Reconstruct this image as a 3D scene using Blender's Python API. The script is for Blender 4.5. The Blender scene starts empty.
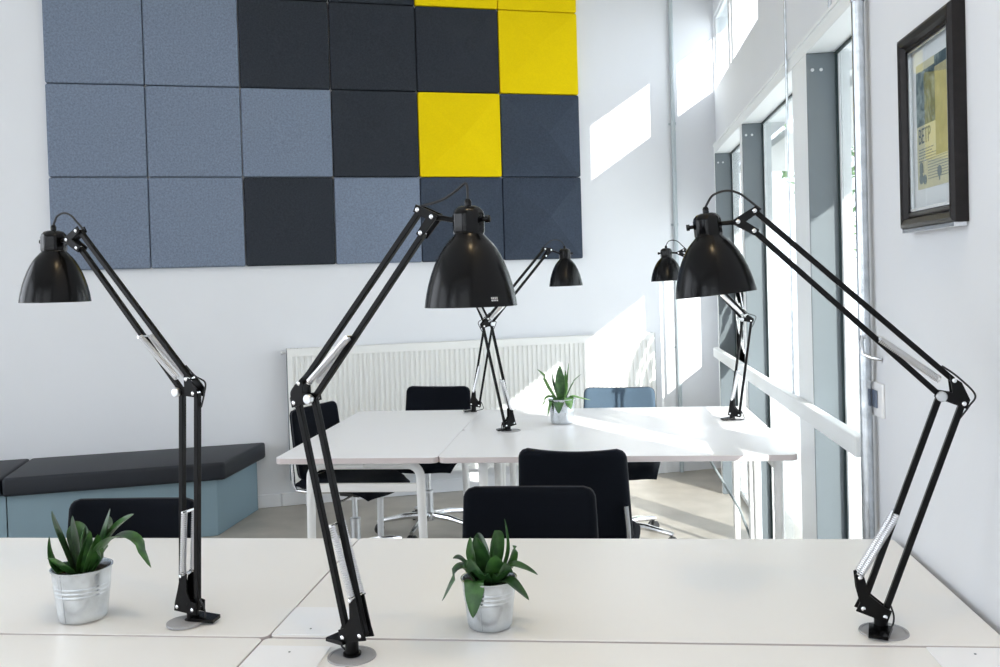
import bpy, bmesh, math, random
from mathutils import Vector as V, Matrix, Euler
random.seed(7)
PI = math.pi
SC = bpy.context.scene
COL = SC.collection

# ------------------------------------------------------------------ materials
def nt(name):
    m = bpy.data.materials.new(name); m.use_nodes = True
    return m, m.node_tree.nodes, m.node_tree.links, m.node_tree.nodes['Principled BSDF']

def mat(name, col, rough=.5, metal=0., spec=.5, noise=0., nscale=60., bump=0., bscale=200., sheen=0., coat=0.):
    m, N, L, b = nt(name)
    b.inputs['Roughness'].default_value = rough
    b.inputs['Metallic'].default_value = metal
    b.inputs['Specular IOR Level'].default_value = spec
    if sheen: b.inputs['Sheen Weight'].default_value = sheen
    if coat: b.inputs['Coat Weight'].default_value = coat; b.inputs['Coat Roughness'].default_value = .1
    tc = N.new('ShaderNodeTexCoord')
    if noise > 0:
        n = N.new('ShaderNodeTexNoise'); n.inputs['Scale'].default_value = nscale; n.inputs['Detail'].default_value = 5
        L.new(tc.outputs['Object'], n.inputs['Vector'])
        r = N.new('ShaderNodeMapRange'); r.inputs['From Min'].default_value = .25; r.inputs['From Max'].default_value = .75
        r.inputs['To Min'].default_value = 1 - noise; r.inputs['To Max'].default_value = 1 + noise
        L.new(n.outputs['Fac'], r.inputs['Value'])
        mx = N.new('ShaderNodeVectorMath'); mx.operation = 'SCALE'
        mx.inputs[0].default_value = col; L.new(r.outputs['Result'], mx.inputs['Scale'])
        L.new(mx.outputs['Vector'], b.inputs['Base Color'])
    else:
        b.inputs['Base Color'].default_value = (*col, 1)
    if bump > 0:
        n2 = N.new('ShaderNodeTexNoise'); n2.inputs['Scale'].default_value = bscale; n2.inputs['Detail'].default_value = 4
        L.new(tc.outputs['Object'], n2.inputs['Vector'])
        bp = N.new('ShaderNodeBump'); bp.inputs['Strength'].default_value = bump; bp.inputs['Distance'].default_value = .004
        L.new(n2.outputs['Fac'], bp.inputs['Height']); L.new(bp.outputs['Normal'], b.inputs['Normal'])
    return m

M = {}
M['wall'] = mat('wall_paint', (.755, .775, .805), .6, noise=.012, nscale=3, bump=.05, bscale=90)
M['ceiling'] = mat('ceiling_paint', (.84, .85, .86), .8)
M['floor'] = mat('concrete_floor', (.38, .35, .305), .38, noise=.16, nscale=5, bump=.03, bscale=40)
M['fin'] = mat('window_fin_grey', (.125, .150, .165), .45)
M['winwhite'] = mat('window_white', (.80, .83, .84), .45)
M['gasket'] = mat('rubber_gasket', (.012, .028, .03), .5)
M['desk'] = mat('desk_laminate', (.865, .855, .83), .32, spec=.4, noise=.006, nscale=2)
M['deskfar'] = mat('desk_laminate_cool', (.86, .855, .86), .28, spec=.45)
M['edge'] = mat('desk_edge_band', (.62, .56, .56), .5)
M['seam'] = mat('desk_seam', (.30, .26, .23), .6)
M['flap'] = mat('flap_white', (.92, .93, .95), .35)
M['legwhite'] = mat('powder_white', (.82, .83, .83), .4)
M['lamp'] = mat('lamp_black', (.0018, .0018, .0022), .22, spec=.21)
M['lampg'] = mat('lamp_black_gloss', (.0022, .0022, .0026), .12, spec=.26)
M['rod'] = mat('rod_black', (.0022, .0022, .0027), .36, spec=.16)
M['inner'] = mat('shade_inner_white', (.8, .8, .78), .5)
M['chrome'] = mat('chrome', (.80, .81, .83), .16, metal=1.)
M['spring'] = mat('spring_steel', (.78, .78, .80), .28, metal=1.)
M['steel'] = mat('brushed_steel', (.62, .64, .66), .35, metal=1., noise=.08, nscale=40)
M['galv'] = mat('galvanised', (.64, .68, .72), .26, metal=.92, noise=.24, nscale=30, bump=.10, bscale=26)
M['soil'] = mat('soil', (.030, .018, .012), .9, noise=.5, nscale=120, bump=.8, bscale=150)
M['fabric'] = mat('chair_fabric', (.0028, .0042, .0078), .85, spec=.12, noise=.25, nscale=500, bump=.25, bscale=900)
M['piping'] = mat('chair_piping', (.012, .014, .02), .6)
M['plastic'] = mat('black_plastic', (.015, .016, .018), .45)
M['cushion'] = mat('bench_leatherette', (.010, .013, .019), .5, spec=.35, noise=.08, nscale=30)
M['benchbase'] = mat('bench_base_grey', (.195, .285, .335), .6, noise=.03, nscale=4)
M['rad'] = mat('radiator_white', (.82, .83, .81), .4)
M['frame'] = mat('frame_black', (.009, .007, .007), .35, spec=.3, noise=.4, nscale=60)
M['silver'] = mat('frame_silver', (.72, .74, .76), .25, metal=.8)
M['mat'] = mat('mount_card', (.80, .82, .84), .8)
M['ink'] = mat('print_ink', (.15, .18, .19), .8)
M['ink2'] = mat('print_ink_grey', (.22, .26, .27), .8)
M['plate'] = mat('switch_white', (.82, .83, .84), .35)
M['switchblue'] = mat('switch_dark', (.10, .13, .19), .35)
M['cable'] = mat('cable_black', (.012, .012, .014), .5)
M['cablegrey'] = mat('cable_grey', (.20, .23, .24), .5)
M['grey'] = mat('grommet_grey', (.34, .34, .35), .45, noise=.06, nscale=20)
M['pipegrey'] = mat('pipe_grey', (.46, .52, .55), .4)
M['chairblue'] = mat('chair_back_bluegrey', (.055, .092, .135), .8, noise=.12, nscale=400, bump=.2, bscale=900)
M['pave'] = mat('paving', (.62, .62, .60), .8, noise=.08, nscale=2)
M['added_shade'] = mat('added_shade_render', (.74, .74, .73), .8, noise=.04, nscale=1)
M['bark'] = mat('bark', (.10, .07, .05), .9, noise=.3, nscale=20)

def felt(name, col):
    m, N, L, b = nt(name)
    b.inputs['Roughness'].default_value = .95; b.inputs['Specular IOR Level'].default_value = .1
    tc = N.new('ShaderNodeTexCoord')
    n = N.new('ShaderNodeTexNoise'); n.inputs['Scale'].default_value = 90; n.inputs['Detail'].default_value = 6; n.inputs['Roughness'].default_value = .7
    L.new(tc.outputs['Object'], n.inputs['Vector'])
    r = N.new('ShaderNodeMapRange'); r.inputs['From Min'].default_value = .3; r.inputs['From Max'].default_value = .7
    k = .05 if col[0] > .5 else .24
    r.inputs['To Min'].default_value = 1 - k; r.inputs['To Max'].default_value = 1 + k
    L.new(n.outputs['Fac'], r.inputs['Value'])
    mx = N.new('ShaderNodeVectorMath'); mx.operation = 'SCALE'; mx.inputs[0].default_value = col
    L.new(r.outputs['Result'], mx.inputs['Scale']); L.new(mx.outputs['Vector'], b.inputs['Base Color'])
    bp = N.new('ShaderNodeBump'); bp.inputs['Strength'].default_value = .25; bp.inputs['Distance'].default_value = .003
    L.new(n.outputs['Fac'], bp.inputs['Height']); L.new(bp.outputs['Normal'], b.inputs['Normal'])
    return m
M['felt_light'] = felt('felt_light', (.180, .220, .292))
M['felt_dark'] = felt('felt_dark', (.033, .038, .047))
M['felt_yellow'] = felt('felt_yellow', (.80, .60, .004))

def leafmat(name, c1, c2, rough=.35):
    m, N, L, b = nt(name)
    b.inputs['Roughness'].default_value = rough
    tc = N.new('ShaderNodeTexCoord')
    n = N.new('ShaderNodeTexNoise'); n.inputs['Scale'].default_value = 45; n.inputs['Detail'].default_value = 4
    L.new(tc.outputs['Object'], n.inputs['Vector'])
    cr = N.new('ShaderNodeValToRGB')
    cr.color_ramp.elements[0].position = .35; cr.color_ramp.elements[0].color = (*c1, 1)
    cr.color_ramp.elements[1].position = .68; cr.color_ramp.elements[1].color = (*c2, 1)
    L.new(n.outputs['Fac'], cr.inputs['Fac']); L.new(cr.outputs['Color'], b.inputs['Base Color'])
    return m
M['leaf'] = leafmat('leaf_dark_green', (.008, .036, .010), (.032, .095, .022))
M['leafmid'] = leafmat('leaf_mid_green', (.013, .058, .012), (.050, .145, .028))
M['leaflight'] = leafmat('leaf_light_green', (.055, .17, .030), (.16, .33, .09), .4)
M['foliage'] = leafmat('tree_foliage', (.10, .24, .05), (.25, .42, .14), .6)

def glassmat(name, tint, refl, rmax=.75):
    m = bpy.data.materials.new(name); m.use_nodes = True
    N, L = m.node_tree.nodes, m.node_tree.links
    N.remove(N['Principled BSDF'])
    t = N.new('ShaderNodeBsdfTransparent'); t.inputs['Color'].default_value = (*tint, 1)
    g = N.new('ShaderNodeBsdfGlossy'); g.inputs['Roughness'].default_value = .01; g.inputs['Color'].default_value = (.95, 1, 1, 1)
    lw = N.new('ShaderNodeLayerWeight'); lw.inputs['Blend'].default_value = .5
    pw = N.new('ShaderNodeMath'); pw.operation = 'POWER'; pw.inputs[1].default_value = 4.5; L.new(lw.outputs['Facing'], pw.inputs[0])
    f = N.new('ShaderNodeMapRange'); f.inputs['To Min'].default_value = refl; f.inputs['To Max'].default_value = rmax; L.new(pw.outputs['Value'], f.inputs['Value'])
    mx = N.new('ShaderNodeMixShader')
    L.new(f.outputs['Result'], mx.inputs['Fac']); L.new(t.outputs['BSDF'], mx.inputs[1]); L.new(g.outputs['BSDF'], mx.inputs[2])
    L.new(mx.outputs['Shader'], N['Material Output'].inputs['Surface'])
    return m
M['glass'] = glassmat('window_glass', (.965, .98, .98), .035)
M['picglass'] = glassmat('picture_glass', (.98, .99, .99), .03, .40)

def filmmat():
    m = bpy.data.materials.new('frosted_film'); m.use_nodes = True
    N, L = m.node_tree.nodes, m.node_tree.links
    N.remove(N['Principled BSDF'])
    d = N.new('ShaderNodeBsdfDiffuse'); d.inputs['Color'].default_value = (.8, .8, .8, 1)
    t = N.new('ShaderNodeBsdfTranslucent'); t.inputs['Color'].default_value = (.8, .8, .8, 1)
    mx = N.new('ShaderNodeMixShader'); mx.inputs['Fac'].default_value = .5
    L.new(d.outputs['BSDF'], mx.inputs[1]); L.new(t.outputs['BSDF'], mx.inputs[2])
    L.new(mx.outputs['Shader'], N['Material Output'].inputs['Surface'])
    return m
M['film'] = filmmat()

def printmat():
    m, N, L, b = nt('old_newsprint')
    b.inputs['Roughness'].default_value = .9
    tc = N.new('ShaderNodeTexCoord')
    n = N.new('ShaderNodeTexNoise'); n.inputs['Scale'].default_value = 14
    L.new(tc.outputs['Object'], n.inputs['Vector'])
    cr = N.new('ShaderNodeValToRGB')
    cr.color_ramp.elements[0].position = .35; cr.color_ramp.elements[0].color = (.60, .58, .42, 1)
    cr.color_ramp.elements[1].position = .7; cr.color_ramp.elements[1].color = (.66, .62, .42, 1)
    L.new(n.outputs['Fac'], cr.inputs['Fac']); L.new(cr.outputs['Color'], b.inputs['Base Color'])
    return m
M['print'] = printmat()
def photomat():
    m, N, L, b = nt('print_photo')
    b.inputs['Roughness'].default_value = .9
    tc = N.new('ShaderNodeTexCoord')
    n = N.new('ShaderNodeTexNoise'); n.inputs['Scale'].default_value = 22; n.inputs['Detail'].default_value = 5
    n.inputs['Distortion'].default_value = 1.2
    L.new(tc.outputs['Object'], n.inputs['Vector'])
    cr = N.new('ShaderNodeValToRGB')
    cr.color_ramp.elements[0].position = .40; cr.color_ramp.elements[0].color = (.05, .085, .105, 1)
    cr.color_ramp.elements[1].position = .66; cr.color_ramp.elements[1].color = (.30, .36, .36, 1)
    L.new(n.outputs['Fac'], cr.inputs['Fac']); L.new(cr.outputs['Color'], b.inputs['Base Color'])
    return m
M['photo'] = photomat()
M['ochre'] = mat('reflection_ochre', (.40, .37, .22), .9, noise=.2, nscale=30)

# ------------------------------------------------------------------ mesh helpers
def obj(name, bm, m, parent=None, smooth=False, loc=None, angle=35):
    me = bpy.data.meshes.new(name); bmesh.ops.recalc_face_normals(bm, faces=bm.faces[:]); bm.to_mesh(me); bm.free()
    mats = m if isinstance(m, (list, tuple)) else [m]
    for x in mats: me.materials.append(x)
    if smooth:
        for p in me.polygons: p.use_smooth = True
        if angle < 180: me.set_sharp_from_angle(angle=math.radians(angle))
    o = bpy.data.objects.new(name, me); COL.objects.link(o)
    if parent: o.parent = parent
    if loc: o.location = loc
    return o

def empty(name, loc=(0, 0, 0), rz=0.):
    o = bpy.data.objects.new(name, None); COL.objects.link(o)
    o.location = loc; o.rotation_euler = (0, 0, rz); o.empty_display_size = .05
    return o

def tag(o, label=None, cat=None, group=None, kind=None):
    if label: o['label'] = label
    if cat: o['category'] = cat
    if group: o['group'] = group
    if kind: o['kind'] = kind
    return o

def thing(name, label, cat, loc=(0, 0, 0), rz=0., group=None):
    return tag(empty(name, loc, rz), label, cat, group)

def copy_tree(o, parent=None):
    c = o.copy(); COL.objects.link(c)
    if parent: c.parent = parent
    for ch in list(o.children): copy_tree(ch, c)
    return c

def box(bm, x0, x1, y0, y1, z0, z1, bev=0., mi=0, seg=2):
    vs = [bm.verts.new((x, y, z)) for x in (x0, x1) for y in (y0, y1) for z in (z0, z1)]
    f = [(0, 1, 3, 2), (4, 6, 7, 5), (0, 4, 5, 1), (2, 3, 7, 6), (0, 2, 6, 4), (1, 5, 7, 3)]
    fs = [bm.faces.new([vs[i] for i in q]) for q in f]
    for q in fs: q.material_index = mi
    if bev > 0:
        es = list({e for q in fs for e in q.edges})
        bmesh.ops.bevel(bm, geom=es, offset=bev, segments=seg, affect='EDGES', profile=.5)
    return fs

def basis(d):
    d = d.normalized(); a = V((0, 0, 1)) if abs(d.z) < .95 else V((1, 0, 0))
    x = d.cross(a).normalized(); y = d.cross(x).normalized()
    return x, y

def tube(bm, pts, r, n=10, cap=True, mi=0, closed=False):
    pts = [V(p) for p in pts]; rs = r if isinstance(r, (list, tuple)) else [r] * len(pts)
    rings = []; x = None
    for i, p in enumerate(pts):
        if closed: d = pts[(i + 1) % len(pts)] - pts[i - 1]
        else: d = pts[min(i + 1, len(pts) - 1)] - pts[max(i - 1, 0)]
        d.normalize()
        if x is None: x, _ = basis(d)
        else:
            x = x - d * x.dot(d); x.normalize()
        y = d.cross(x)
        rings.append([bm.verts.new(p + (x * math.cos(2 * PI * k / n) + y * math.sin(2 * PI * k / n)) * rs[i]) for k in range(n)])
    m = len(rings)
    for i in range(m if closed else m - 1):
        a, b = rings[i], rings[(i + 1) % m]
        for k in range(n):
            f = bm.faces.new((a[k], a[(k + 1) % n], b[(k + 1) % n], b[k])); f.material_index = mi
    if cap and not closed:
        bm.faces.new(rings[0][::-1]).material_index = mi; bm.faces.new(rings[-1]).material_index = mi

def bar(bm, a, b, w, d, up=(0, 1, 0), bev=0., mi=0):
    """square bar from a to b, w across, d deep (d runs along 'up')"""
    a, b, up = V(a), V(b), V(up)
    z = (b - a).normalized(); y = (up - z * up.dot(z)).normalized(); x = y.cross(z)
    vs = [bm.verts.new(p + x * sx * w / 2 + y * sy * d / 2) for p in (a, b) for sx in (-1, 1) for sy in (-1, 1)]
    f = [(0, 1, 3, 2), (4, 6, 7, 5), (0, 4, 5, 1), (2, 3, 7, 6), (0, 2, 6, 4), (1, 5, 7, 3)]
    fs = [bm.faces.new([vs[i] for i in q]) for q in f]
    for q in fs: q.material_index = mi
    if bev > 0:
        bmesh.ops.bevel(bm, geom=list({e for q in fs for e in q.edges}), offset=bev, segments=2, affect='EDGES', profile=.5)

def lathe(bm, prof, n=32, origin=(0, 0, 0), axis=(0, 0, 1), mi=0, cap0=False, cap1=False, mod=None):
    o = V(origin); ax = V(axis).normalized(); x, y = basis(ax)
    rings = []
    for j, (r, h) in enumerate(prof):
        ring = []
        for k in range(n):
            rr = r * (mod(k, j) if mod else 1)
            ring.append(bm.verts.new(o + ax * h + (x * math.cos(2 * PI * k / n) + y * math.sin(2 * PI * k / n)) * rr))
        rings.append(ring)
    for a, b in zip(rings, rings[1:]):
        for k in range(n):
            bm.faces.new((a[k], a[(k + 1) % n], b[(k + 1) % n], b[k])).material_index = mi
    if cap0: bm.faces.new(rings[0][::-1]).material_index = mi
    if cap1: bm.faces.new(rings[-1]).material_index = mi
    return rings

def prism(bm, poly, z0, z1, mi=0, bev=0.):
    """poly in xy extruded z0..z1"""
    a = [bm.verts.new((p[0], p[1], z0)) for p in poly]; b = [bm.verts.new((p[0], p[1], z1)) for p in poly]
    n = len(poly); fs = [bm.faces.new(a[::-1]), bm.faces.new(b)]
    for i in range(n): fs.append(bm.faces.new((a[i], a[(i + 1) % n], b[(i + 1) % n], b[i])))
    for f in fs: f.material_index = mi
    if bev > 0:
        bmesh.ops.recalc_face_normals(bm, faces=fs)
        es = [e for f in fs[:2] for e in f.edges]
        bmesh.ops.bevel(bm, geom=es, offset=bev, segments=2, affect='EDGES', profile=.5)
    return fs

def rrect(x0, x1, y0, y1, r, n=6):
    out = []
    for cx, cy, a0 in ((x1 - r, y1 - r, 0), (x0 + r, y1 - r, 90), (x0 + r, y0 + r, 180), (x1 - r, y0 + r, 270)):
        for k in range(n + 1):
            a = math.radians(a0 + 90 * k / n); out.append((cx + r * math.cos(a), cy + r * math.sin(a)))
    return out

def struct(name, bm, m, parent=None, smooth=False):
    o = obj(name, bm, m, parent, smooth)
    if not parent: o['kind'] = 'structure'
    return o

# ------------------------------------------------------------------ back-wall frame
TH = math.radians(20.8)
WU = V((math.cos(TH), math.sin(TH), 0)); WN = V((math.sin(TH), -math.cos(TH), 0))     # along the wall / into the room
W0 = V((-2.087, 5.762, 0))
WALL = Matrix((( WU.x, -WN.x, 0, W0.x), (WU.y, -WN.y, 0, W0.y), (0, 0, 1, 0), (0, 0, 0, 1)))   # local x along wall, y behind wall, z up
def wallobj(o): o.matrix_world = WALL.copy(); return o
def wallplace(o, u, z, off=0.):
    o.location = W0 + WU * u + WN * off + V((0, 0, z)); o.rotation_euler = (0, 0, TH); return o

CEIL = 4.3
LX, FY = -5.2, -2.6          # left wall, front wall

# ------------------------------------------------------------------ the setting
bm = bmesh.new(); box(bm, LX - .3, 1.05, FY - .3, 7.9, -.2, 0); struct('floor', bm, M['floor'])
bm = bmesh.new(); box(bm, LX - .3, 1.05, FY - .3, 7.9, CEIL, CEIL + .2); struct('ceiling', bm, M['ceiling'])
# back wall (oblique)
bm = bmesh.new(); box(bm, -4.2, 3.15, 0, .25, 0, CEIL); wallobj(struct('wall_back', bm, M['wall']))
bm = bmesh.new(); box(bm, -2.0, -.012, -.014, 0, 0, .085, .004); wallobj(struct('baseboard_back', bm, M['wall']))
bm = bmesh.new(); box(bm, -.006, 2.94, -.012, 0, 0, .085, .004); wallobj(struct('baseboard_rear', bm, M['wall']))
# right wall with openings
bm = bmesh.new()
box(bm, .74, 1.05, FY - .3, 2.69, 0, CEIL)
CY0, CY1, CZ0, CZ1 = 4.995, 6.03, 2.75, 3.27  # high opening added to throw the upper sun patches
box(bm, .85, 1.05, 2.69, 6.10, 2.25, CZ0)
box(bm, .85, 1.05, 2.69, CY0, CZ0, CZ1)
box(bm, .85, 1.05, 6.03, 6.11, CZ0, CZ1)
box(bm, .85, 1.05, 6.86, 7.3, CZ0, CZ1)
box(bm, .85, 1.05, 2.69, 7.3, CZ1, CEIL)
box(bm, .85, 1.05, 6.10, 7.3, 2.25, CZ0)
box(bm, .85, .90, 6.62, 7.3, 0, 2.25)
box(bm, .85, .90, 6.10, 6.62, 0, .85); box(bm, .85, .90, 6.10, 6.62, 1.9, 2.25)
struct('wall_right', bm, M['wall'])
# front and left walls, with the windows that light the room from behind the camera
bm = bmesh.new()
def holed(bm, horizontal, c0, c1, a0, a1, holes, z1=CEIL):
    """wall between a0..a1 with openings (b0,b1,z0,z1)"""
    def bb(p, q, z0, zz):
        if q - p < 1e-4 or zz - z0 < 1e-4: return
        if horizontal: box(bm, p, q, c0, c1, z0, zz)
        else: box(bm, c0, c1, p, q, z0, zz)
    cur = a0
    for b0, b1, z0, zz in holes:
        bb(cur, b0, 0, z1); bb(b0, b1, 0, z0); bb(b0, b1, zz, z1); cur = b1
    bb(cur, a1, 0, z1)
holed(bm, True, FY - .3, FY, LX - .3, .74, [(-4.4, -2.4, .3, 3.5), (-1.9, .1, .3, 3.5)])
struct('wall_front', bm, M['wall'])
bm = bmesh.new()
holed(bm, False, LX - .3, LX, FY, 4.9, [(-1.8, .6, .4, 3.6), (1.2, 3.6, .4, 3.6)])
struct('wall_left', bm, M['wall'])

# ---- windows of the right wall: grey fins, white header, rail, glass, black gaskets
H1, H2 = 2.19, 2.25
bm = bmesh.new()
box(bm, .74, .85, 2.69, 6.10, H1, H2, .002)
box(bm, .735, .745, 2.69, 6.10, 2.238, 2.25)
struct('trim_header', bm, M['winwhite'])
piers = [(3.39, 3.64), (4.90, 4.985), (6.05, 6.10)]
for i, (a, b) in enumerate(piers):
    bm = bmesh.new(); box(bm, .74, .85, a, b, 0, H1, .003)
    for f in bm.faces:
        if f.normal.y < -.9 or (f.calc_center_median().y < a + .004): f.material_index = 1
    for k in range(2):
        lathe(bm, [(.006, 0), (.006, .003), (.003, .005)], 10, (.76 + .03 * k, a - .0005, 2.13), (0, -1, 0), mi=2, cap1=True)
    struct('trim_%d' % (i + 1), bm, [M['winwhite'], M['fin'], M['steel']])
bays = [(2.69, 3.39), (3.64, 4.90), (4.985, 6.05)]
for i, (a, b) in enumerate(bays):
    w = tag(empty('window_%d' % (i + 1), (0, 0, 0)), kind='structure')
    bm = bmesh.new()
    box(bm, .847, .851, a + .03, b - .03, .03, H1); g = obj('pane', bm, M['glass'], w)
    bm = bmesh.new()
    box(bm, .838, .846, b - .007, b, .0, H1); box(bm, .838, .846, a, a + .007, .0, H1)
    box(bm, .838, .846, a + .007, b - .007, H1 - .010, H1)
    obj('gasket', bm, M['gasket'], w)
    bm = bmesh.new(); box(bm, .846, .880, b - .03, b, 0, H1); box(bm, .846, .880, a, a + .03, 0, H1)
    box(bm, .846, .90, a + .03, b - .03, 0, .03)
    obj('frame', bm, M['winwhite'], w)
for i, (a, b, z0, z1) in enumerate([(6.10, 6.62, .85, 1.9), (CY0, CY1, CZ0, CZ1), (6.11, 6.86, CZ0, CZ1)]):  # hidden low window and two high ones, added to let sun patches in
    w = tag(empty('window_%d' % (i + 4)), kind='structure')
    bm = bmesh.new(); box(bm, .874, .878, a, b, z0, z1); obj('pane', bm, M['glass'], w)
    bm = bmesh.new(); t = .014
    box(bm, .866, .886, a, a + t, z0, z1); box(bm, .866, .886, b - t, b, z0, z1)
    box(bm, .866, .886, a + t, b - t, z0, z0 + t); box(bm, .866, .886, a + t, b - t, z1 - t, z1)
    obj('frame', bm, M['winwhite'], w)
bm = bmesh.new(); box(bm, .704, .7395, 2.72, 6.08, .885, .945, .005)
tag(obj('window_rail', bm, M['winwhite']), kind='structure'); bpy.data.objects['window_rail'].name = 'trim_rail'

# frosted round emblem on the glass of window_3: a disc with looping line letters cut out
bm = bmesh.new()
cy, cz, R_ = 5.84, 1.10, .30
def loopcurve():
    c = []
    for k in range(60):
        t = k / 59 * 2 * PI; c.append((-.02 + .085 * math.cos(t) + .055 * math.sin(t), .01 + .115 * math.sin(t)))
    for k in range(60):
        t = k / 59 * 2 * PI; c.append((.115 + .06 * math.cos(t) + .05 * math.sin(t), .055 + .105 * math.sin(t)))
    for k in range(50):
        t = k / 49; c.append((-.12 + .36 * t, -.13 + .20 * t)); c.append((-.17 + .36 * t, -.10 + .26 * t * t - .06))
    for k in range(40):
        t = k / 39; c.append((-.16 + .20 * t, .02 + .22 * t ** .6))
    return c
LC = loopcurve(); st = .0085
nn = int(R_ / st)
grid = {}
def gv(i, j):
    if (i, j) not in grid: grid[(i, j)] = bm.verts.new((.8455, cy + i * st, cz + j * st))
    return grid[(i, j)]
for i in range(-nn, nn):
    for j in range(-nn, nn):
        px_, pz_ = (i + .5) * st, (j + .5) * st
        r_ = math.hypot(px_, pz_)
        if r_ > R_ or cy + (i + 1) * st > 6.035: continue
        if min((px_ - a) ** 2 + (pz_ - b) ** 2 for a, b in LC) < .0125 ** 2: continue
        bm.faces.new((gv(i, j), gv(i + 1, j), gv(i + 1, j + 1), gv(i, j + 1)))
bmesh.ops.solidify(bm, geom=bm.faces[:], thickness=.0012)
obj('emblem', bm, M['film'], bpy.data.objects['window_3'])

# ---- outdoors: paving, overhang added to shape the sun, trees, block added against the sun
bm = bmesh.new(); box(bm, -30, 40, -30, 40, -.5, -.25); tag(obj('paving', bm, M['pave']), kind='structure')
bm = bmesh.new()
box(bm, 1.05, 1.56, 1.6, 7.2, 2.18, 2.225)
box(bm, 1.52, 1.56, 1.6, 7.2, 2.225, 2.62)
tag(obj('added_shade_awning', bm, M['added_shade']), kind='structure')  # unseen overhang added so its edge cuts the sun patches
bm = bmesh.new(); box(bm, -9, 8.2, -13, -12, -.25, 9.5); tag(obj('added_sun_blocker', bm, M['added_shade']), kind='structure')  # unseen block added to keep the sun out of the front windows

def tree(loc, h, r, label, n=4200):
    t = thing('tree', label, 'tree', loc, 0, 'trees outside the windows')
    bm = bmesh.new(); tube(bm, [(0, 0, 0), (.05, 0, h * .3), (0, .04, h * .55), (.02, 0, h * .8)], [.13, .10, .08, .03], 10)
    for k in range(5):
        a = k * 1.3; tube(bm, [(0, 0, h * (.4 + .06 * k)), (r * .5 * math.cos(a), r * .5 * math.sin(a), h * (.55 + .06 * k)), (r * .8 * math.cos(a), r * .8 * math.sin(a), h * (.62 + .06 * k))], [.05, .03, .01], 6)
    obj('trunk', bm, M['bark'], t, True)
    bm = bmesh.new(); rnd = random.Random(3)
    for k in range(n):
        while True:
            p = V((rnd.uniform(-1, 1), rnd.uniform(-1, 1), rnd.uniform(-1, 1)))
            if .35 < p.length < 1: break
        c = V((p.x * r, p.y * r, h * .66 + p.z * h * .36))
        s = rnd.uniform(.05, .10); d = V((rnd.uniform(-1, 1), rnd.uniform(-1, 1), rnd.uniform(-.8, .4))).normalized()
        x, y = basis(d)
        q = [c - d * s, c + x * s * .45 - y * s * .1, c + d * s, c - x * s * .45 - y * s * .1]
        bm.faces.new([bm.verts.new(v) for v in q])
    obj('crown', bm, M['foliage'], t)
    return t
tree((3.30, 9.8, -.25), 5.2, 1.5, 'leafy green tree seen through the nearest window')

# ------------------------------------------------------------------ acoustic felt tiles
PITCH = .5665; U0 = -1.312; Z0 = 1.552
LAY = {0: 'LLDLDF', 1: 'LLLDYD', 2: 'LLDDDY', 3: 'LLDDYY'}
def panel(kind, rng, apex):
    bm = bmesh.new(); s = PITCH / 2 - .0022; e = .042
    r = .010
    base = [(p[0], p[1]) for p in rrect(-s, s, -s, s, .012, 3)]
    rings = []
    for f, d in ((1, 0), (1, e - r), (1 - .25 * r / s, e - .3 * r), (1 - r / s, e)):
        rings.append([bm.verts.new((x * f, -d, z * f)) for x, z in base])
    n = len(base)
    for a, b in zip(rings, rings[1:]):
        for k in range(n): bm.faces.new((a[k], a[(k + 1) % n], b[(k + 1) % n], b[k]))
    bm.faces.new(rings[0])
    ax, az, h = apex
    c = bm.verts.new((ax * s, -e - h, az * s))
    for k in range(n): bm.faces.new((rings[-1][k], rings[-1][(k + 1) % n], c))
    for f in bm.faces: f.smooth = False
    return bm
colname = {'L': 'light blue-grey', 'D': 'dark charcoal', 'Y': 'yellow', 'F': 'dark faceted'}
rowname = ['bottom visible row', 'second row up', 'third row up', 'cut-off top row']
colpos = ['leftmost column', 'second column from left', 'third column from left', 'fourth column from left', 'fifth column from left', 'rightmost column']
for r in range(4):
    for c in range(6):
        if r == 3 and c < 2: continue
        k = LAY[r][c]
        rng = random.Random(r * 10 + c)
        if c < 2: ap = (0, 0, .002)
        elif (r, c) in ((0, 5), (1, 5)): ap = (.08, .02, .105)
        elif (r, c) in ((0, 4), (1, 4)): ap = (.05, -.04, .065)
        elif c >= 3: ap = (rng.uniform(-.2, .2), rng.uniform(-.2, .2), .024)
        else: ap = (0, 0, .008)
        m = {'L': M['felt_light'], 'D': M['felt_dark'], 'F': M['felt_dark'], 'Y': M['felt_yellow']}[k]
        if (r, c) in ((0, 4), (0, 5), (1, 5)): m = M['felt_dark_lit'] if 'felt_dark_lit' in M else M.setdefault('felt_dark_lit', felt('felt_dark_lit', (.050, .064, .090)))  # lighter copy of the dark felt: light on these tiles put into the colour
        o = obj('acoustic_panel', panel(k, rng, ap), m, None)
        wallplace(o, U0 + PITCH * (c + .5), Z0 + PITCH * (r + .5), .001)
        tag(o, '%s felt acoustic wall tile in the %s, %s' % (colname[k], rowname[r], colpos[c]), 'wall panel', 'felt tiles on the back wall')

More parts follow.
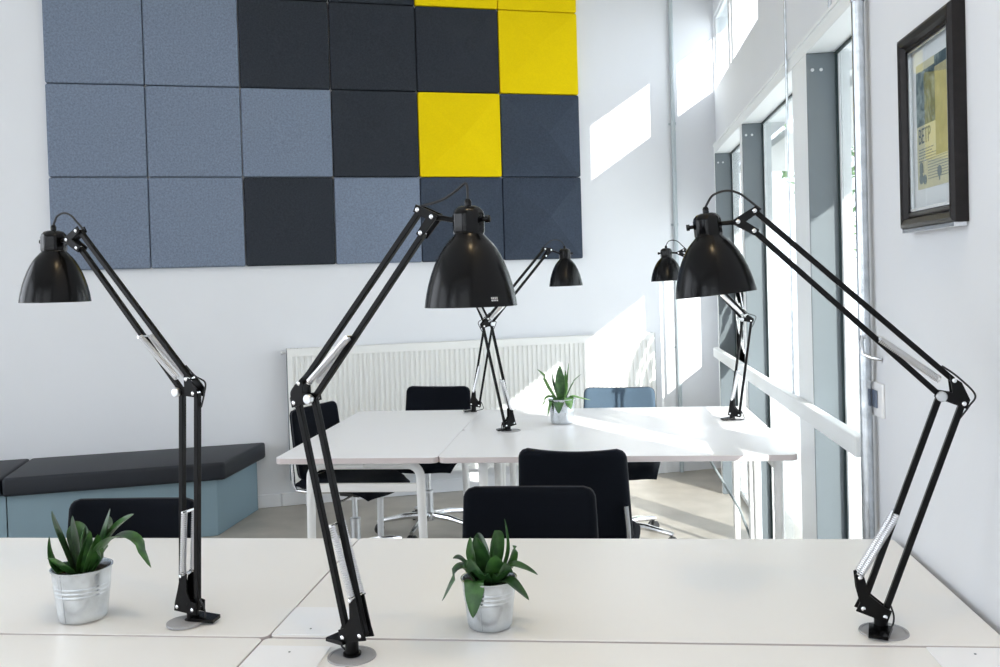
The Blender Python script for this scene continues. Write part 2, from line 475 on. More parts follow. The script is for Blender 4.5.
# ------------------------------------------------------------------ radiator
rad = thing('radiator', 'long white ribbed panel radiator along the back wall behind the far table', 'radiator')
rad.location = W0; rad.rotation_euler = (0, 0, TH)
bm = bmesh.new()
u0, u1, zb, zt_ = .055, 2.58, .16, 1.015
p = .0335; prof = []
u = u0 + .02
while u < u1 - .02:
    for du, d in ((0, .098), (.011, .098), (.0155, .088), (.029, .088)): prof.append((u + du, -d))
    u += p
low = [bm.verts.new((x, y, zb + .03)) for x, y in prof]; high = [bm.verts.new((x, y, zt_ - .045)) for x, y in prof]
for k in range(len(prof) - 1): bm.faces.new((low[k], low[k + 1], high[k + 1], high[k]))
box(bm, u0, u1, -.100, -.086, zt_ - .046, zt_ - .004); box(bm, u0, u1, -.100, -.086, zb, zb + .032)
box(bm, u0 + .0, u0 + .022, -.099, -.086, zb, zt_ - .004)
box(bm, u1 - .022, u1, -.099, -.086, zb, zt_ - .004)
obj('front_panel', bm, M['rad'], rad)
bm = bmesh.new(); box(bm, u0, u1, -.05, -.035, zb, zt_ - .01); obj('rear_panel', bm, M['rad'], rad)
bm = bmesh.new()
for a, b in ((-.101, -.092), (-.028, -.02)): box(bm, u0 - .002, u1, a, b, zt_ - .006, zt_ + .004)
k = u0
while k < u1 - .01:
    box(bm, k, k + .006, -.092, -.028, zt_ - .004, zt_ + .003); k += .022
obj('top_grille', bm, M['rad'], rad)
for a in (u0 - .004, u1):
    bm = bmesh.new(); box(bm, a, a + .004, -.098, -.02, zb + .02, zt_ + .003, .001); obj('side_cover', bm, M['fin'], rad)
bm = bmesh.new(); tube(bm, [(u0 + .1, -.045, zb), (u0 + .1, -.045, 0)], .009, 10); tube(bm, [(u0 + .16, -.045, zb), (u0 + .16, -.045, 0)], .009, 10); obj('pipe', bm, M['legwhite'], rad, True)
bm = bmesh.new(); lathe(bm, [(.006, 0), (.006, .02), (.011, .022), (.011, .034), (.004, .036)], 12, (u0 - .004, -.06, zt_ - .022), (-1, 0, 0), cap1=True); obj('bleed_valve', bm, M['legwhite'], rad, True)
for a in (u0 + .3, 1.3, u1 - .3):
    bm = bmesh.new(); box(bm, a, a + .04, -.036, -.0005, .55, .60); obj('bracket', bm, M['legwhite'], rad)

# ------------------------------------------------------------------ padded bench
def bench(label, base, cush):
    o = V((sum(p[0] for p in base) / len(base), sum(p[1] for p in base) / len(base), 0))
    t = thing('bench', label, 'bench', o, TH, 'padded benches by the back wall')
    def loc(P): return [((x - o.x) * WU.x + (y - o.y) * WU.y, -(x - o.x) * WU.y + (y - o.y) * WU.x) for x, y in P]
    bm = bmesh.new(); prism(bm, loc(base), 0, .325, bev=.004); obj('base', bm, M['benchbase'], t)
    bm = bmesh.new(); prism(bm, loc(cush), .326, .428)
    bmesh.ops.bevel(bm, geom=bm.edges[:], offset=.018, segments=3, affect='EDGES', profile=.6)
    obj('cushion', bm, M['cushion'], t, True, angle=60)
    return t
def wl(x, off): # point in front of the back wall at world x
    q = W0 + WU * ((x - W0.x) / WU.x) ; q = q + WN * off; return (q.x, q.y)
jb = wl(-3.46, .02); jf = wl(-3.46, .60); jf = (jf[0], jf[1])
bench('long black-cushioned bench with blue-grey base standing along the back wall left of the radiator',
      [(-2.215, 5.665), (-2.225, 5.07), (jf[0] + .004, jf[1] - .0), (jb[0] + .002, jb[1])],
      [(-2.165, 5.70), (-2.165, 5.045), (jf[0] + .006, jf[1] - .045), (jb[0] + .002, jb[1] + .0)])
lb = wl(-4.35, .02)
bench('black-cushioned bench section cut off by the left edge of the picture',
      [(jb[0] - .004, jb[1]), (jf[0] - .004, jf[1]), (-4.35, jf[1] - .10), (lb[0], lb[1])],
      [(jb[0] - .006, jb[1]), (jf[0] - .006, jf[1] - .045), (-4.36, jf[1] - .145), (lb[0], lb[1])])

# ------------------------------------------------------------------ desks
TZ, TT = .73, .024
def legs_frame(t, x0, x1, y, ztop, name='leg', beam=True):
    """inverted-U leg frame in the xz plane, rounded top corners, feet splayed slightly"""
    for s, xa in ((-1, x0), (1, x1)):
        bm = bmesh.new(); pts = []
        r = .05
        pts.append((xa + s * .012, y, 0)); pts.append((xa, y, ztop - r))
        for k in range(1, 7):
            a = PI / 2 * k / 6; pts.append((xa - s * (r - r * math.cos(a)), y, ztop - r + r * math.sin(a)))
        pts.append(((x0 + x1) / 2 + s * .001, y, ztop))
        rs = [.0165] + [.0185] * (len(pts) - 1)
        tube(bm, pts, rs, 12); obj('leg', bm, M['legwhite'], t, True)
    if beam:
        bm = bmesh.new(); box(bm, x0 + .012, x1 - .012, y - .012, y + .012, .578, .612, .004); obj('crossbar', bm, M['legwhite'], t)

def desk(label, x0, x1, y0, y1, mtop, group, r=.012, grommets=(), flaps=(), frame='y', seam=False):
    cx, cy = (x0 + x1) / 2, (y0 + y1) / 2
    t = thing('desk', label, 'desk', (cx, cy, 0), 0, group)
    bm = bmesh.new()
    fs = prism(bm, rrect(x0 - cx, x1 - cx, y0 - cy, y1 - cy, r), TZ - TT, TZ, bev=.0015)
    for f in bm.faces:
        if abs(f.calc_center_median().z - TZ + TT / 2) < TT / 2 - .002: f.material_index = 1
    obj('tabletop', bm, [mtop, M['edge']], t, False)
    for gx, gy, lid in grommets:
        bm = bmesh.new()
        lathe(bm, [(.0, .0012), (.036, .0012), (.040, .0012), (.0405, .0028), (.0445, .0028), (.0455, .0)], 40, (gx - cx, gy - cy, TZ + .0003))
        obj('cable_grommet', bm, M['grey'], t, True)
    for fx0, fx1, fy0, fy1 in flaps:
        bm = bmesh.new(); prism(bm, rrect(fx0 - cx, fx1 - cx, fy0 - cy, fy1 - cy, .004, 3), TZ + .0004, TZ + .0026, bev=.0006)
        fl = obj('cable_flap', bm, M['flap'], t)
        bm = bmesh.new(); lathe(bm, [(.0022, 0), (.0022, .0008), (.0, .0008)], 10, ((fx0 + fx1) / 2 - cx, (fy1 - .03 if fy0 < 1.74 else fy0 + .03) - cy, TZ + .0026))
        obj('flap_screw', bm, M['fin'], fl)
    if frame == 'x':          # leg frames at the y ends, spanning x
        for yy in (y0 + .075, y1 - .075): legs_frame(t, x0 - cx + .125, x1 - cx - .085, yy - cy, TZ - TT - .0185)
    else:                     # leg frames at the x ends, spanning y
        for xx in (x0 + .17, x1 - .065):
            for yy in (y0 + .07, y1 - .07):
                bm = bmesh.new(); tube(bm, [(xx - cx, yy - cy, 0), (xx - cx, yy - cy, TZ - TT)], [.016, .0195], 12); obj('leg', bm, M['legwhite'], t, True)
            bm = bmesh.new(); box(bm, xx - cx - .014, xx - cx + .014, y0 - cy + .07, y1 - cy - .07, TZ - TT - .05, TZ - TT, .003); obj('rail', bm, M['legwhite'], t)
    return t
SX = -.6725
G1 = 'white desks in the foreground'
d1 = desk('white desk in the right foreground, window-side half behind the seam, under the rightmost lamp', SX + .002, .722, 1.752, 2.443, M['desk'], G1,
     grommets=[(.515, 1.813, 0)], flaps=[(SX + .004, -.527, 1.756, 1.908)])
desk('white desk at the bottom right of the picture, in front of the lengthwise seam', SX - .004, .722, 1.04, 1.742, M['desk'], G1,
     grommets=[(-.479, 1.660, 0)], flaps=[(SX - .001, -.53, 1.55, 1.70), (.566, .715, 1.60, 1.738)])
desk('white desk in the left foreground under the leftmost lamp, beyond the seam', SX - 1.41, SX - .002, 1.75, 2.441, M['desk'], G1)
desk('white desk at the bottom left of the picture, in front of the lengthwise seam', SX - 1.41, SX - .008, 1.04, 1.742, M['desk'], G1)
G2 = 'white desks forming the far table'
desk('white desk set crosswise at the left end of the far table', -1.325, -.6612, 3.575, 4.895, M['deskfar'], G2, r=.03, frame='x')
desk('white front desk of the far table, nearer the camera, behind the two middle chairs', -.660, .722, 3.575, 4.233, M['deskfar'], G2, r=.035, grommets=[(-.43, 4.19, 0)])
far_desk = desk('white rear desk of the far table, in front of the radiator', -.660, .722, 4.2335, 4.895, M['deskfar'], G2, r=.022, grommets=[(.605, 4.42, 0)])
# cable tray + hanging cable under the far table
bm = bmesh.new(); tube(bm, [(.40, 4.30, .704), (.44, 4.30, .62), (.52, 4.31, .48), (.60, 4.32, .34), (.65, 4.32, .20), (.67, 4.33, .03), (.72, 4.36, .008)], .006, 8)
pc = obj('power_cable', bm, M['cablegrey'], far_desk, True); pc.location = (-.031, -4.566, 0); pc['label'] = 'grey hanging power cable'

# ------------------------------------------------------------------ chairs
def make_chair(fab):
    t = empty('office_chair')
    # seat: soft pad, waterfall front edge, corners rounded
    bm = bmesh.new(); nx, ny = 16, 16; top = {}; bot = {}
    W, D = .22, .225
    for i in range(nx + 1):
        for j in range(ny + 1):
            a = -1 + 2 * i / nx; b = -1 + 2 * j / ny
            # squircle mapping for the plan outline
            x = a * math.sqrt(1 - .16 * b * b) * W; y = b * math.sqrt(1 - .13 * a * a) * D
            ed = max(abs(a), abs(b)); th = .028 * (1 - max(0, (ed - .8) / .2) ** 2 * .75)
            zc = .428 + .014 * a * a - .045 * max(0, (b - .35) / .65) ** 2 - .010 * max(0, (abs(a) - .6) / .4) ** 2
            top[i, j] = bm.verts.new((x, y, zc + th)); bot[i, j] = bm.verts.new((x, y, zc - th))
    for i in range(nx):
        for j in range(ny):
            bm.faces.new((top[i, j], top[i + 1, j], top[i + 1, j + 1], top[i, j + 1]))
            bm.faces.new((bot[i, j], bot[i, j + 1], bot[i + 1, j + 1], bot[i + 1, j]))
    for i in range(nx):
        bm.faces.new((bot[i, 0], bot[i + 1, 0], top[i + 1, 0], top[i, 0])); bm.faces.new((bot[i + 1, ny], bot[i, ny], top[i, ny], top[i + 1, ny]))
        bm.faces.new((bot[0, i + 1], bot[0, i], top[0, i], top[0, i + 1])); bm.faces.new((bot[nx, i], bot[nx, i + 1], top[nx, i + 1], top[nx, i]))
    obj('seat', bm, fab, t, True, angle=80)
    # backrest
    bm = bmesh.new(); nx, nz = 20, 20; F = {}; B = {}
    z0, z1, rc = .455, .80, .032
    def bp(i, j):
        a = math.sin(PI / 2 * (-1 + 2 * i / nx)) * .55 + (-1 + 2 * i / nx) * .45
        b = .5 + .5 * (math.sin(PI / 2 * (-1 + 2 * j / nz)) * .75 + (-1 + 2 * j / nz) * .25)
        z = z0 + (z1 - z0) * b; dz = min(z1 - z, z - z0)
        hw = .208 - .014 * b
        if dz < rc: hw -= rc - math.sqrt(max(0, rc * rc - (rc - dz) ** 2))
        x = a * hw
        return a, b, V((x, -.205 - .055 * b + .030 * a * a - .006 * math.sin(PI * b), z - .006 * (1 - a * a) * b * b)), min(z1 - z, z - z0, .208 - abs(x))
    for i in range(nx + 1):
        for j in range(nz + 1):
            a, b, p, ed = bp(i, j)
            e2 = min(1, min(1 - abs(a), 1 - abs(2 * b - 1)) / .12); th = .019 * (.35 + .65 * math.sqrt(max(0, 1 - (1 - e2) ** 2)))
            F[i, j] = bm.verts.new(p + V((0, th, 0))); B[i, j] = bm.verts.new(p - V((0, th, 0)))
    for i in range(nx):
        for j in range(nz):
            bm.faces.new((F[i, j], F[i, j + 1], F[i + 1, j + 1], F[i + 1, j])); bm.faces.new((B[i, j], B[i + 1, j], B[i + 1, j + 1], B[i, j + 1]))
    for i in range(nx):
        for j, o_ in ((0, 0), (nz, 1)): bm.faces.new((F[i, j], F[i + 1, j], B[i + 1, j], B[i, j]))
    for j in range(nz):
        for i in (0, nx): bm.faces.new((F[i, j], F[i, j + 1], B[i, j + 1], B[i, j]))
    br = obj('backrest', bm, fab, t, True, angle=80)
    # piping round the edge
    bm = bmesh.new()
    return_pts = []
    for i in range(nx + 1): return_pts.append((i, 0))
    for j in range(1, nz + 1): return_pts.append((nx, j))
    for i in range(nx - 1, -1, -1): return_pts.append((i, nz))
    for j in range(nz - 1, 0, -1): return_pts.append((0, j))
    pts = [bp(i, j)[2] for i, j in return_pts]
    tube(bm, pts, .0035, 6, closed=True); obj('piping', bm, M['piping'], br, True)
    for s in (-1, 1):
        bm = bmesh.new(); pts = [(s * .13, -.05, .395), (s * .165, -.16, .392), (s * .19, -.215, .402), (s * .196, -.226, .43), (s * .196, -.231, .52), (s * .19, -.238, .60)]
        tube(bm, pts, .0095, 10); obj('back_support', bm, M['chrome'], t, True)
    bm = bmesh.new(); box(bm, -.09, .09, -.11, .11, .375, .405, .006); box(bm, -.05, .05, -.06, .06, .352, .378, .008); obj('mechanism', bm, M['plastic'], t)
    bm = bmesh.new(); tube(bm, [(.06, .03, .366), (.16, .04, .362), (.22, .05, .372)], [.006, .006, .008], 8); obj('lever', bm, M['chrome'], t, True)
    bm = bmesh.new(); lathe(bm, [(.026, .075), (.026, .22), (.0275, .222), (.0275, .236), (.014, .24), (.014, .36)], 20, cap0=True, cap1=True); obj('gas_lift', bm, M['steel'], t, True)
    bm = bmesh.new(); lathe(bm, [(.03, .065), (.042, .07), (.042, .112), (.03, .118)], 20, cap0=True, cap1=True); obj('hub', bm, M['chrome'], t, True)
    for k in range(5):
        a = 2 * PI * k / 5 + .3; d = V((math.cos(a), math.sin(a), 0))
        bm = bmesh.new()
        tube(bm, [d * .03 + V((0, 0, .095)), d * .14 + V((0, 0, .092)), d * .27 + V((0, 0, .072)), d * .295 + V((0, 0, .066))], [.020, .018, .013, .011], 10)
        obj('base_leg', bm, M['chrome'], t, True)
        bm = bmesh.new(); n_ = V((-d.y, d.x, 0)); c = d * .285
        for s in (-1, 1): lathe(bm, [(.0, -.010), (.022, -.010), (.027, -.004), (.027, .004), (.022, .010), (0, .010)], 18, c + n_ * s * .014 + V((0, 0, .0275)), n_)
        tube(bm, [c + V((0, 0, .03)), c + V((0, 0, .065))], .007, 8)
        obj('caster', bm, M['plastic'], t, True)
    return t
CH = [((-.232, 2.51), 180, 'black fabric office chair just behind the front desk, facing the camera above the middle plant'),
      ((-1.395, 2.375), 182, 'black fabric office chair by the grey bench, behind the left potted plant and left lamp'),
      ((-.100, 3.575), -6, 'black office chair with its back turned, pulled up to the front edge of far table'),
      ((-1.275, 4.56), -108, 'black fabric office chair tucked in at the left end of the far table'),
      ((-1.012, 5.17), 172, 'black office chair behind the far table before the radiator, left of the far lamps'),
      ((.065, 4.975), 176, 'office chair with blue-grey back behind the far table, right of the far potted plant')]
chair0 = make_chair(M['fabric'])
for i, ((x, y), rz, lab) in enumerate(CH):
    o = chair0 if i == 0 else copy_tree(chair0)
    o.location = (x, y, 0); o.rotation_euler = (0, 0, math.radians(rz))
    if i == 5:                                           # backrest set to blue-grey, seat left as it is
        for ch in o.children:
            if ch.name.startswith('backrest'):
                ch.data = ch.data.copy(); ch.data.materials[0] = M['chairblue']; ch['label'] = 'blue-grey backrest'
    tag(o, lab, 'chair', 'black office chairs' if i < 5 else None)

# ------------------------------------------------------------------ articulated lamps
def helix(bm, a, b, r, wire, turns, n=9, m=5):
    a, b = V(a), V(b); d = (b - a); L = d.length; d.normalize(); x, y = basis(d)
    pts = []
    for k in range(turns * n + 1):
        t = k / (turns * n); ph = 2 * PI * k / n
        pts.append(a + d * (L * t) + (x * math.cos(ph) + y * math.sin(ph)) * r)
    tube(bm, pts, wire, m)

LAMPS = dict(
 C=((-.479, 1.663), (.922, -.3872), dict(piv=(.0104, .0427), E=(-.0899, .4733), N=(.212, .8022), capT=(.2791, .8169), bot=(.2792, .6465), T1=(.1834, .816), T2=(.1882, .7757)), 'black articulated desk lamp in the centre foreground, the largest, shade before the felt tiles'),
 R=((.510, 1.813), (-.9917, .1289), dict(piv=(.0136, .0414), E=(-.1304, .4446), N=(.2451, .7895), capT=(.3055, .8097), bot=(.2902, .6493), T1=(.2137, .8094), T2=(.2155, .7707)), 'black articulated desk lamp in the right foreground, its arm reaching left beside the framed print'),
 L=((-.86, 1.821), (-.9439, .3304), dict(piv=(.0074, .0325), E=(-.0134, .4783), N=(.3194, .8056), capT=(.3722, .8291), bot=(.3745, .6697), T1=(.2887, .8239), T2=(.2891, .7867)), 'black articulated desk lamp on the left desk beside the left potted plant'),
 F1=((-.443, 4.187), (.8575, .5145), dict(piv=(.0057, .0315), E=(-.0896, .4886), N=(.2422, .8229), capT=(.3192, .8289), bot=(.3216, .6528), T1=(.2109, .8279), T2=(.2151, .7953)), 'black desk lamp on the far table, its small-looking shade below the felt tiles'),
 F2=((-.686, 4.80), (-1., 0.), dict(piv=(-.0104, .0405), E=(-.0912, .4574), N=(.0885, .7912), capT=(.1350, .8258), bot=(.1343, .6675), T1=(.0615, .8113), T2=(.0624, .78)), 'desk lamp at back of far table, its arm crossing behind the centre lamp shade'),
 F3=((.592, 4.42), (-.9439, .3304), dict(piv=(-.0125, .0311), E=(-.0784, .471), N=(.234, .7943), capT=(.2968, .8208), bot=(.2936, .6618), T1=(.2094, .8076), T2=(.2053, .7788)), 'black desk lamp at window end of far table, partly behind the right lamp shade'))

def lamp(key, base, h, P, label):
    near = key in 'CRL'
    hv = V((h[0], h[1], 0)).normalized(); nv = V((-hv.y, hv.x, 0)); up = V((0, 0, 1))
    if nv.y > 0: nv = -nv                                # nv points to the camera side
    t = thing('desk_lamp', label, 'lamp', (base[0], base[1], TZ + .003), 0, 'black articulated desk lamps')
    def W(p, off=0.): return hv * p[0] + up * (p[1] - .003) + nv * off
    def A(a, b): return V((a[0], a[1])), V((b[0], b[1]))
    piv, E, N_, T1, T2, cT, bo = [V(P[k]) for k in ('piv', 'E', 'N', 'T1', 'T2', 'capT', 'bot')]
    l = (E - piv).normalized(); tt = V((l.y, -l.x))      # perpendicular
    if tt.x < 0: tt = -tt                                # towards the tip side
    hs = .0205
    KA, KB = E + tt * hs, E - tt * hs                    # knob side (tip) / back side
    a0 = piv + tt * hs - l * .0; b0 = piv - tt * hs + l * .0
    # mount: base plate, post, bracket
    bm = bmesh.new(); lathe(bm, [(.017, 0), (.017, .004), (.0125, .0045), (.0125, .036), (.014, .037), (.014, .041)], 20, (0, 0, 0), cap0=True, cap1=True)
    obj('post', bm, M['rod'], t, True)
    bm = bmesh.new()
    sd = {'C': V((-.85, .5, 0)), 'R': V((-.35, -.9, 0)), 'L': V((1, -.05, 0))}.get(key, V((-.8, -.3, 0))).normalized(); sn = V((-sd.y, sd.x, 0))
    zl = .006 if key != 'C' else .022
    q = [sd * .004 + sn * .021, sd * .052 + sn * .017, sd * .052 - sn * .017, sd * .004 - sn * .021]
    lo = [bm.verts.new(v + up * (zl if i in (0, 3) else zl * .25 + (.0 if key != 'C' else .014))) for i, v in enumerate(q)]
    hi = [bm.verts.new(v.co + up * .007) for v in lo]
    bm.faces.new(lo[::-1]); bm.faces.new(hi)
    for i in range(4): bm.faces.new((lo[i], lo[(i + 1) % 4], hi[(i + 1) % 4], hi[i]))
    obj('clamp_plate', bm, M['lamp'], t)
    if key == 'L':
        bm = bmesh.new(); lathe(bm, [(0, .0035), (.034, .0035), (.037, .002), (.037, -.002)], 32, (-.012, -.012, .0005)); obj('grommet_cover', bm, M['grey'], t, True)
    bm = bmesh.new()
    def plate(bm, pts, off, th=.003):
        a = [bm.verts.new(W(p, off - th / 2)) for p in pts]; b = [bm.verts.new(W(p, off + th / 2)) for p in pts]
        bm.faces.new(a); bm.faces.new(b[::-1]); n = len(pts)
        for i in range(n): bm.faces.new((a[i], a[(i + 1) % n], b[(i + 1) % n], b[i]))
    q_ = {'R': (.046, .055, .022, .19), 'L': (.006, .068, .001, .20)}.get(key, (.020, .066, .011, .205))
    sp0 = piv + tt * q_[0] + l * q_[1]                      # lower spring anchor, sticking out to the tip side
    for off in (-.012, .012):
        plate(bm, [b0 - tt * .008 - l * .010, a0 + tt * .010 - l * .010, a0 + tt * .008 + l * .008, (a0 + tt * .004) * .5 + sp0 * .5 + tt * .006, sp0 + tt * .008, sp0 + tt * .003 + l * .006, sp0 - tt * .008 + l * .003, a0 * .5 + sp0 * .5 - tt * .016, b0 + tt * .006 + l * .016, b0 - tt * .008 + l * .014], off)
    obj('base_bracket', bm, M['rod'], t)
    def screws(pts, off=.0145, r=.0042):
        for p in pts:
            bm = bmesh.new(); o_ = off + .0036
            lathe(bm, [(0, -o_), (r * .5, -o_ + .0002), (r, -off - .002), (r, off + .002), (r * .5, o_ - .0002), (0, o_)], 10, W(p), nv)
            obj('screw', bm, M['chrome'], t, True)
    screws([a0, b0]); screws([sp0], .0205, .0036)
    # lower arm rods
    bm = bmesh.new(); bar(bm, W(b0 - l * .004), W(KB), .0112, .0112, nv, .0014); obj('lower_rod', bm, M['rod'], t)
    bm = bmesh.new(); bar(bm, W(a0 - l * .004), W(KA), .0112, .0112, nv, .0014); obj('lower_rod', bm, M['rod'], t)
    # lower springs
    Ls = .105
    e0 = piv + tt * q_[2] + l * q_[3]
    for s in (-1, 1):
        bm = bmesh.new(); helix(bm, W(sp0, s * .0145), W(e0, s * .0145), .0058, .0013, 34 if near else 14, 8, 5)
        if not near: tube(bm, [W(sp0, s * .0145), W(e0, s * .0145)], .0052, 8)
        obj('spring', bm, M['spring'], t, True)
    bm = bmesh.new(); tube(bm, [W(e0, -.021), W(e0, .021)], .003, 8); obj('spring_pin', bm, M['chrome'], t, True)
    # elbow bracket
    u = (T2 - KA).normalized(); un = V((-u.y, u.x)); 
    if un.y < 0: un = -un
    uh = (T1 - T2).length * .95
    U2s = KA; U1s = KA + un * uh + u * .004
    bm = bmesh.new()
    for off in (-.011, .011):
        plate(bm, [KA + tt * .006 - l * .006, KB - tt * .008 - l * .008, KB - tt * .008 + l * .010, U1s - u * .012 + un * .006, U1s + u * .012 + un * .002, KA * .6 + KB * .4 + l * .012, KA + tt * .006 + l * .008], off)
    obj('elbow_bracket', bm, M['rod'], t)
    bm = bmesh.new()
    lathe(bm, [(.004, -.016), (.004, .013), (.0088, .0135), (.0096, .016), (.0096, .021), (.008, .0232), (0, .0235)], 20, W(KA), nv); obj('knob', bm, M['steel'], t, True)
    screws([KB, U1s], .0125)
    # upper rods
    bm = bmesh.new(); bar(bm, W(U1s), W(T1), .0105, .0105, nv, .0014); obj('upper_rod', bm, M['rod'], t)
    bm = bmesh.new(); bar(bm, W(U2s), W(T2), .0105, .0105, nv, .0014); obj('upper_rod', bm, M['rod'], t)
    s0 = U1s * .55 + U2s * .45 + u * .020; s1 = U2s + u * .150 + un * .004
    for s in (-1, 1):
        bm = bmesh.new(); helix(bm, W(s0, s * .0135), W(s1, s * .0135), .0056, .0013, 36 if near else 14, 8, 5)
        if not near: tube(bm, [W(s0, s * .0135), W(s1, s * .0135)], .005, 8)
        obj('spring', bm, M['spring'], t, True)
    bm = bmesh.new(); tube(bm, [W(s1, -.02), W(s1, .02)], .003, 8); obj('spring_pin', bm, M['chrome'], t, True)
    # head bracket + neck
    ax = (bo - cT).normalized(); sx = V((-ax.y, ax.x))
    if sx.dot(N_ - cT) < 0: sx = -sx                     # towards the arm
    capc = cT + ax * .024
    bm = bmesh.new()
    d1 = (T1 - N_).normalized(); d2 = (T2 - N_).normalized(); mid = (T1 + T2) * .5; inn = mid + (N_ - mid) * .55
    def strip(a, b, w):
        d = (b - a).normalized(); n = V((-d.y, d.x)) * w
        return [a - d * w * .7 + n, b + d * w * .9 + n * .8, b + d * w * .9 - n * .8, a - d * w * .7 - n]
    for off in (-.009, .009):
        plate(bm, strip(N_, T1, .0085), off); plate(bm, strip(N_, T2, .0085), off * .98, .0032)
    obj('head_bracket', bm, M['rod'], t)
    screws([T1, T2, N_], .0105)
    bm = bmesh.new(); tube(bm, [W(N_), W(N_ + (capc + sx * .020 - N_) * .45), W(capc + sx * .022)], [.0058, .0045, .0045], 12); obj('neck', bm, M['rod'], t, True)
    # shade, cap
    axw = (W(bo) - W(cT)).normalized(); cw = W(cT)
    Lh = (bo - cT).length; R = .079
    bm = bmesh.new()
    prof = [(.0245, .046), (.0262, .0495), (.0325, .056), (.0400, .064), (.0470, .0735), (.0535, .085), (.0600, .099), (.0660, .115), (.0712, .132), (.0752, .149), (.0775, .162), (.0785, .1695), (.0788, .1715)]
    k = Lh / .1715; prof = [(r * (.94 if key == 'L' else 1), hh * k) for r, hh in prof]
    lathe(bm, prof, 56, cw, axw, 0)
    inn_ = [(r - .0016, hh - .0002) for r, hh in prof[::-1]]
    lathe(bm, inn_, 56, cw, axw, 1)
    obj('lamp_shade', bm, [M['lamp'], M['inner']], t, True, angle=70)
    bm = bmesh.new()
    cp = [(0, .0), (.012, .0003), (.020, .003), (.0256, .009), (.0275, .015), (.0275, .043), (.0262, .047), (.0245, .050)]
    lathe(bm, cp, 48, cw, axw, 0, mod=lambda kk, j: 1.0 if j < 3 or kk % 6 < 3 else .955)
    cap_ = obj('cap', bm, M['lampg'], t, True, angle=40)
    bm = bmesh.new(); tube(bm, [W(capc - sx * .024), W(capc - sx * .036)], .0038, 10); lathe(bm, [(0, 0), (.0062, .0005), (.0062, .007), (0, .0075)], 12, W(capc - sx * .034), W(capc - sx * .1) - W(capc)); obj('switch_knob', bm, M['lampg'], cap_, True)
    bm = bmesh.new(); lathe(bm, [(0, 0), (.006, 0), (.006, .008), (.004, .012), (0, .012)], 12, cw, -axw); obj('cable_gland', bm, M['lampg'], cap_, True)
    # socket and bulb inside the shade
    bm = bmesh.new(); lathe(bm, [(0, .045), (.016, .045), (.016, .075), (.012, .08), (.016, .088), (.027, .105), (.029, .12), (.022, .136), (0, .142)], 20, cw, axw); obj('bulb', bm, M['inner'], t, True)
    # cable: gland up and over to the arm
    topw = cw - axw * .011
    if key == 'C':
        c = [topw, topw + up * .014, topw + up * .024 - hv * .001, topw + up * .027 - hv * .006, topw + up * .017 - hv * .022, topw + up * .004 - hv * .048, topw - up * .002 - hv * .072, W(T1) - hv * .004 + up * .004, W(T1 - u * .03) + up * .002]
    else:
        a_ = W(T1); c = [topw]
        for k in range(1, 8):
            f = k / 8; c.append(topw.lerp(a_, f) + up * (.033 if key == 'L' else .036) * math.sin(PI * f) ** .55)
        c += [a_ - hv * .012 + up * .002]
    # smooth with Catmull-Rom
    def cr(c, n=8):
        out = []
        for i in range(len(c) - 1):
            p0, p1, p2, p3 = c[max(i - 1, 0)], c[i], c[i + 1], c[min(i + 2, len(c) - 1)]
            for j in range(n):
                s = j / n; out.append(.5 * ((2 * p1) + (p2 - p0) * s + (2 * p0 - 5 * p1 + 4 * p2 - p3) * s * s + (3 * p1 - p0 - 3 * p2 + p3) * s ** 3))
        return out + [c[-1]]
    bm = bmesh.new(); tube(bm, cr(c), .0023, 8)
    # loop round the elbow
    e1, e2 = W(U1s + u * .03 + un * .006, -.004), W(KB - l * .03 - tt * .006, -.004)
    obj('cable', bm, M['cable'], t, True); bm = bmesh.new()
    md = W(KB - tt * .016 + l * .022, -.004)
    tube(bm, cr([e1, W(U1s - u * .002 + un * .010, -.004), md, W(KB - tt * .014 - l * .002, -.004), e2]), .0018, 8)
    obj('cable', bm, M['cable'], t, True); bm = bmesh.new()
    tube(bm, cr([W(b0 + l * .02 - tt * .006, .0), W(b0 - tt * .018 + l * .002), W(b0 - tt * .020 - l * .018), V((sd.x * .012, sd.y * .012, .002))]), .0018, 8)
    obj('cable', bm, M['cable'], t, True)
    if key == 'C':                                       # small white maker's plate on the rim
        x_, y_ = basis(axw); bm = bmesh.new()
        best = max((k for k in range(360)), key=lambda k: (x_ * math.cos(math.radians(k)) + y_ * math.sin(math.radians(k))).dot(V((.62, -.78, 0))))
        for da in (-3.6, -1.2, 1.2, 3.6):
            for (q0, q1) in ((.1555, .1585), (.1595, .1622)):
                a0_, a1_ = math.radians(best + da - .9), math.radians(best + da + 1.0)
                vs = []
                for aa, hh in ((a0_, q0), (a1_, q0), (a1_, q1), (a0_, q1)):
                    rr = .0757 + (hh - .1555) * .30 + .0012
                    vs.append(bm.verts.new(cw + axw * hh * k / k * (Lh / .1715) + (x_ * math.cos(aa) + y_ * math.sin(aa)) * rr))
                bm.faces.new(vs)
        bmesh.ops.solidify(bm, geom=bm.faces[:], thickness=.0006)
        obj('maker_mark', bm, M['plate'], bpy.data.objects[[c_.name for c_ in t.children if c_.name.startswith('lamp_shade')][0]])
    return t
for k in LAMPS: lamp(k, *LAMPS[k])

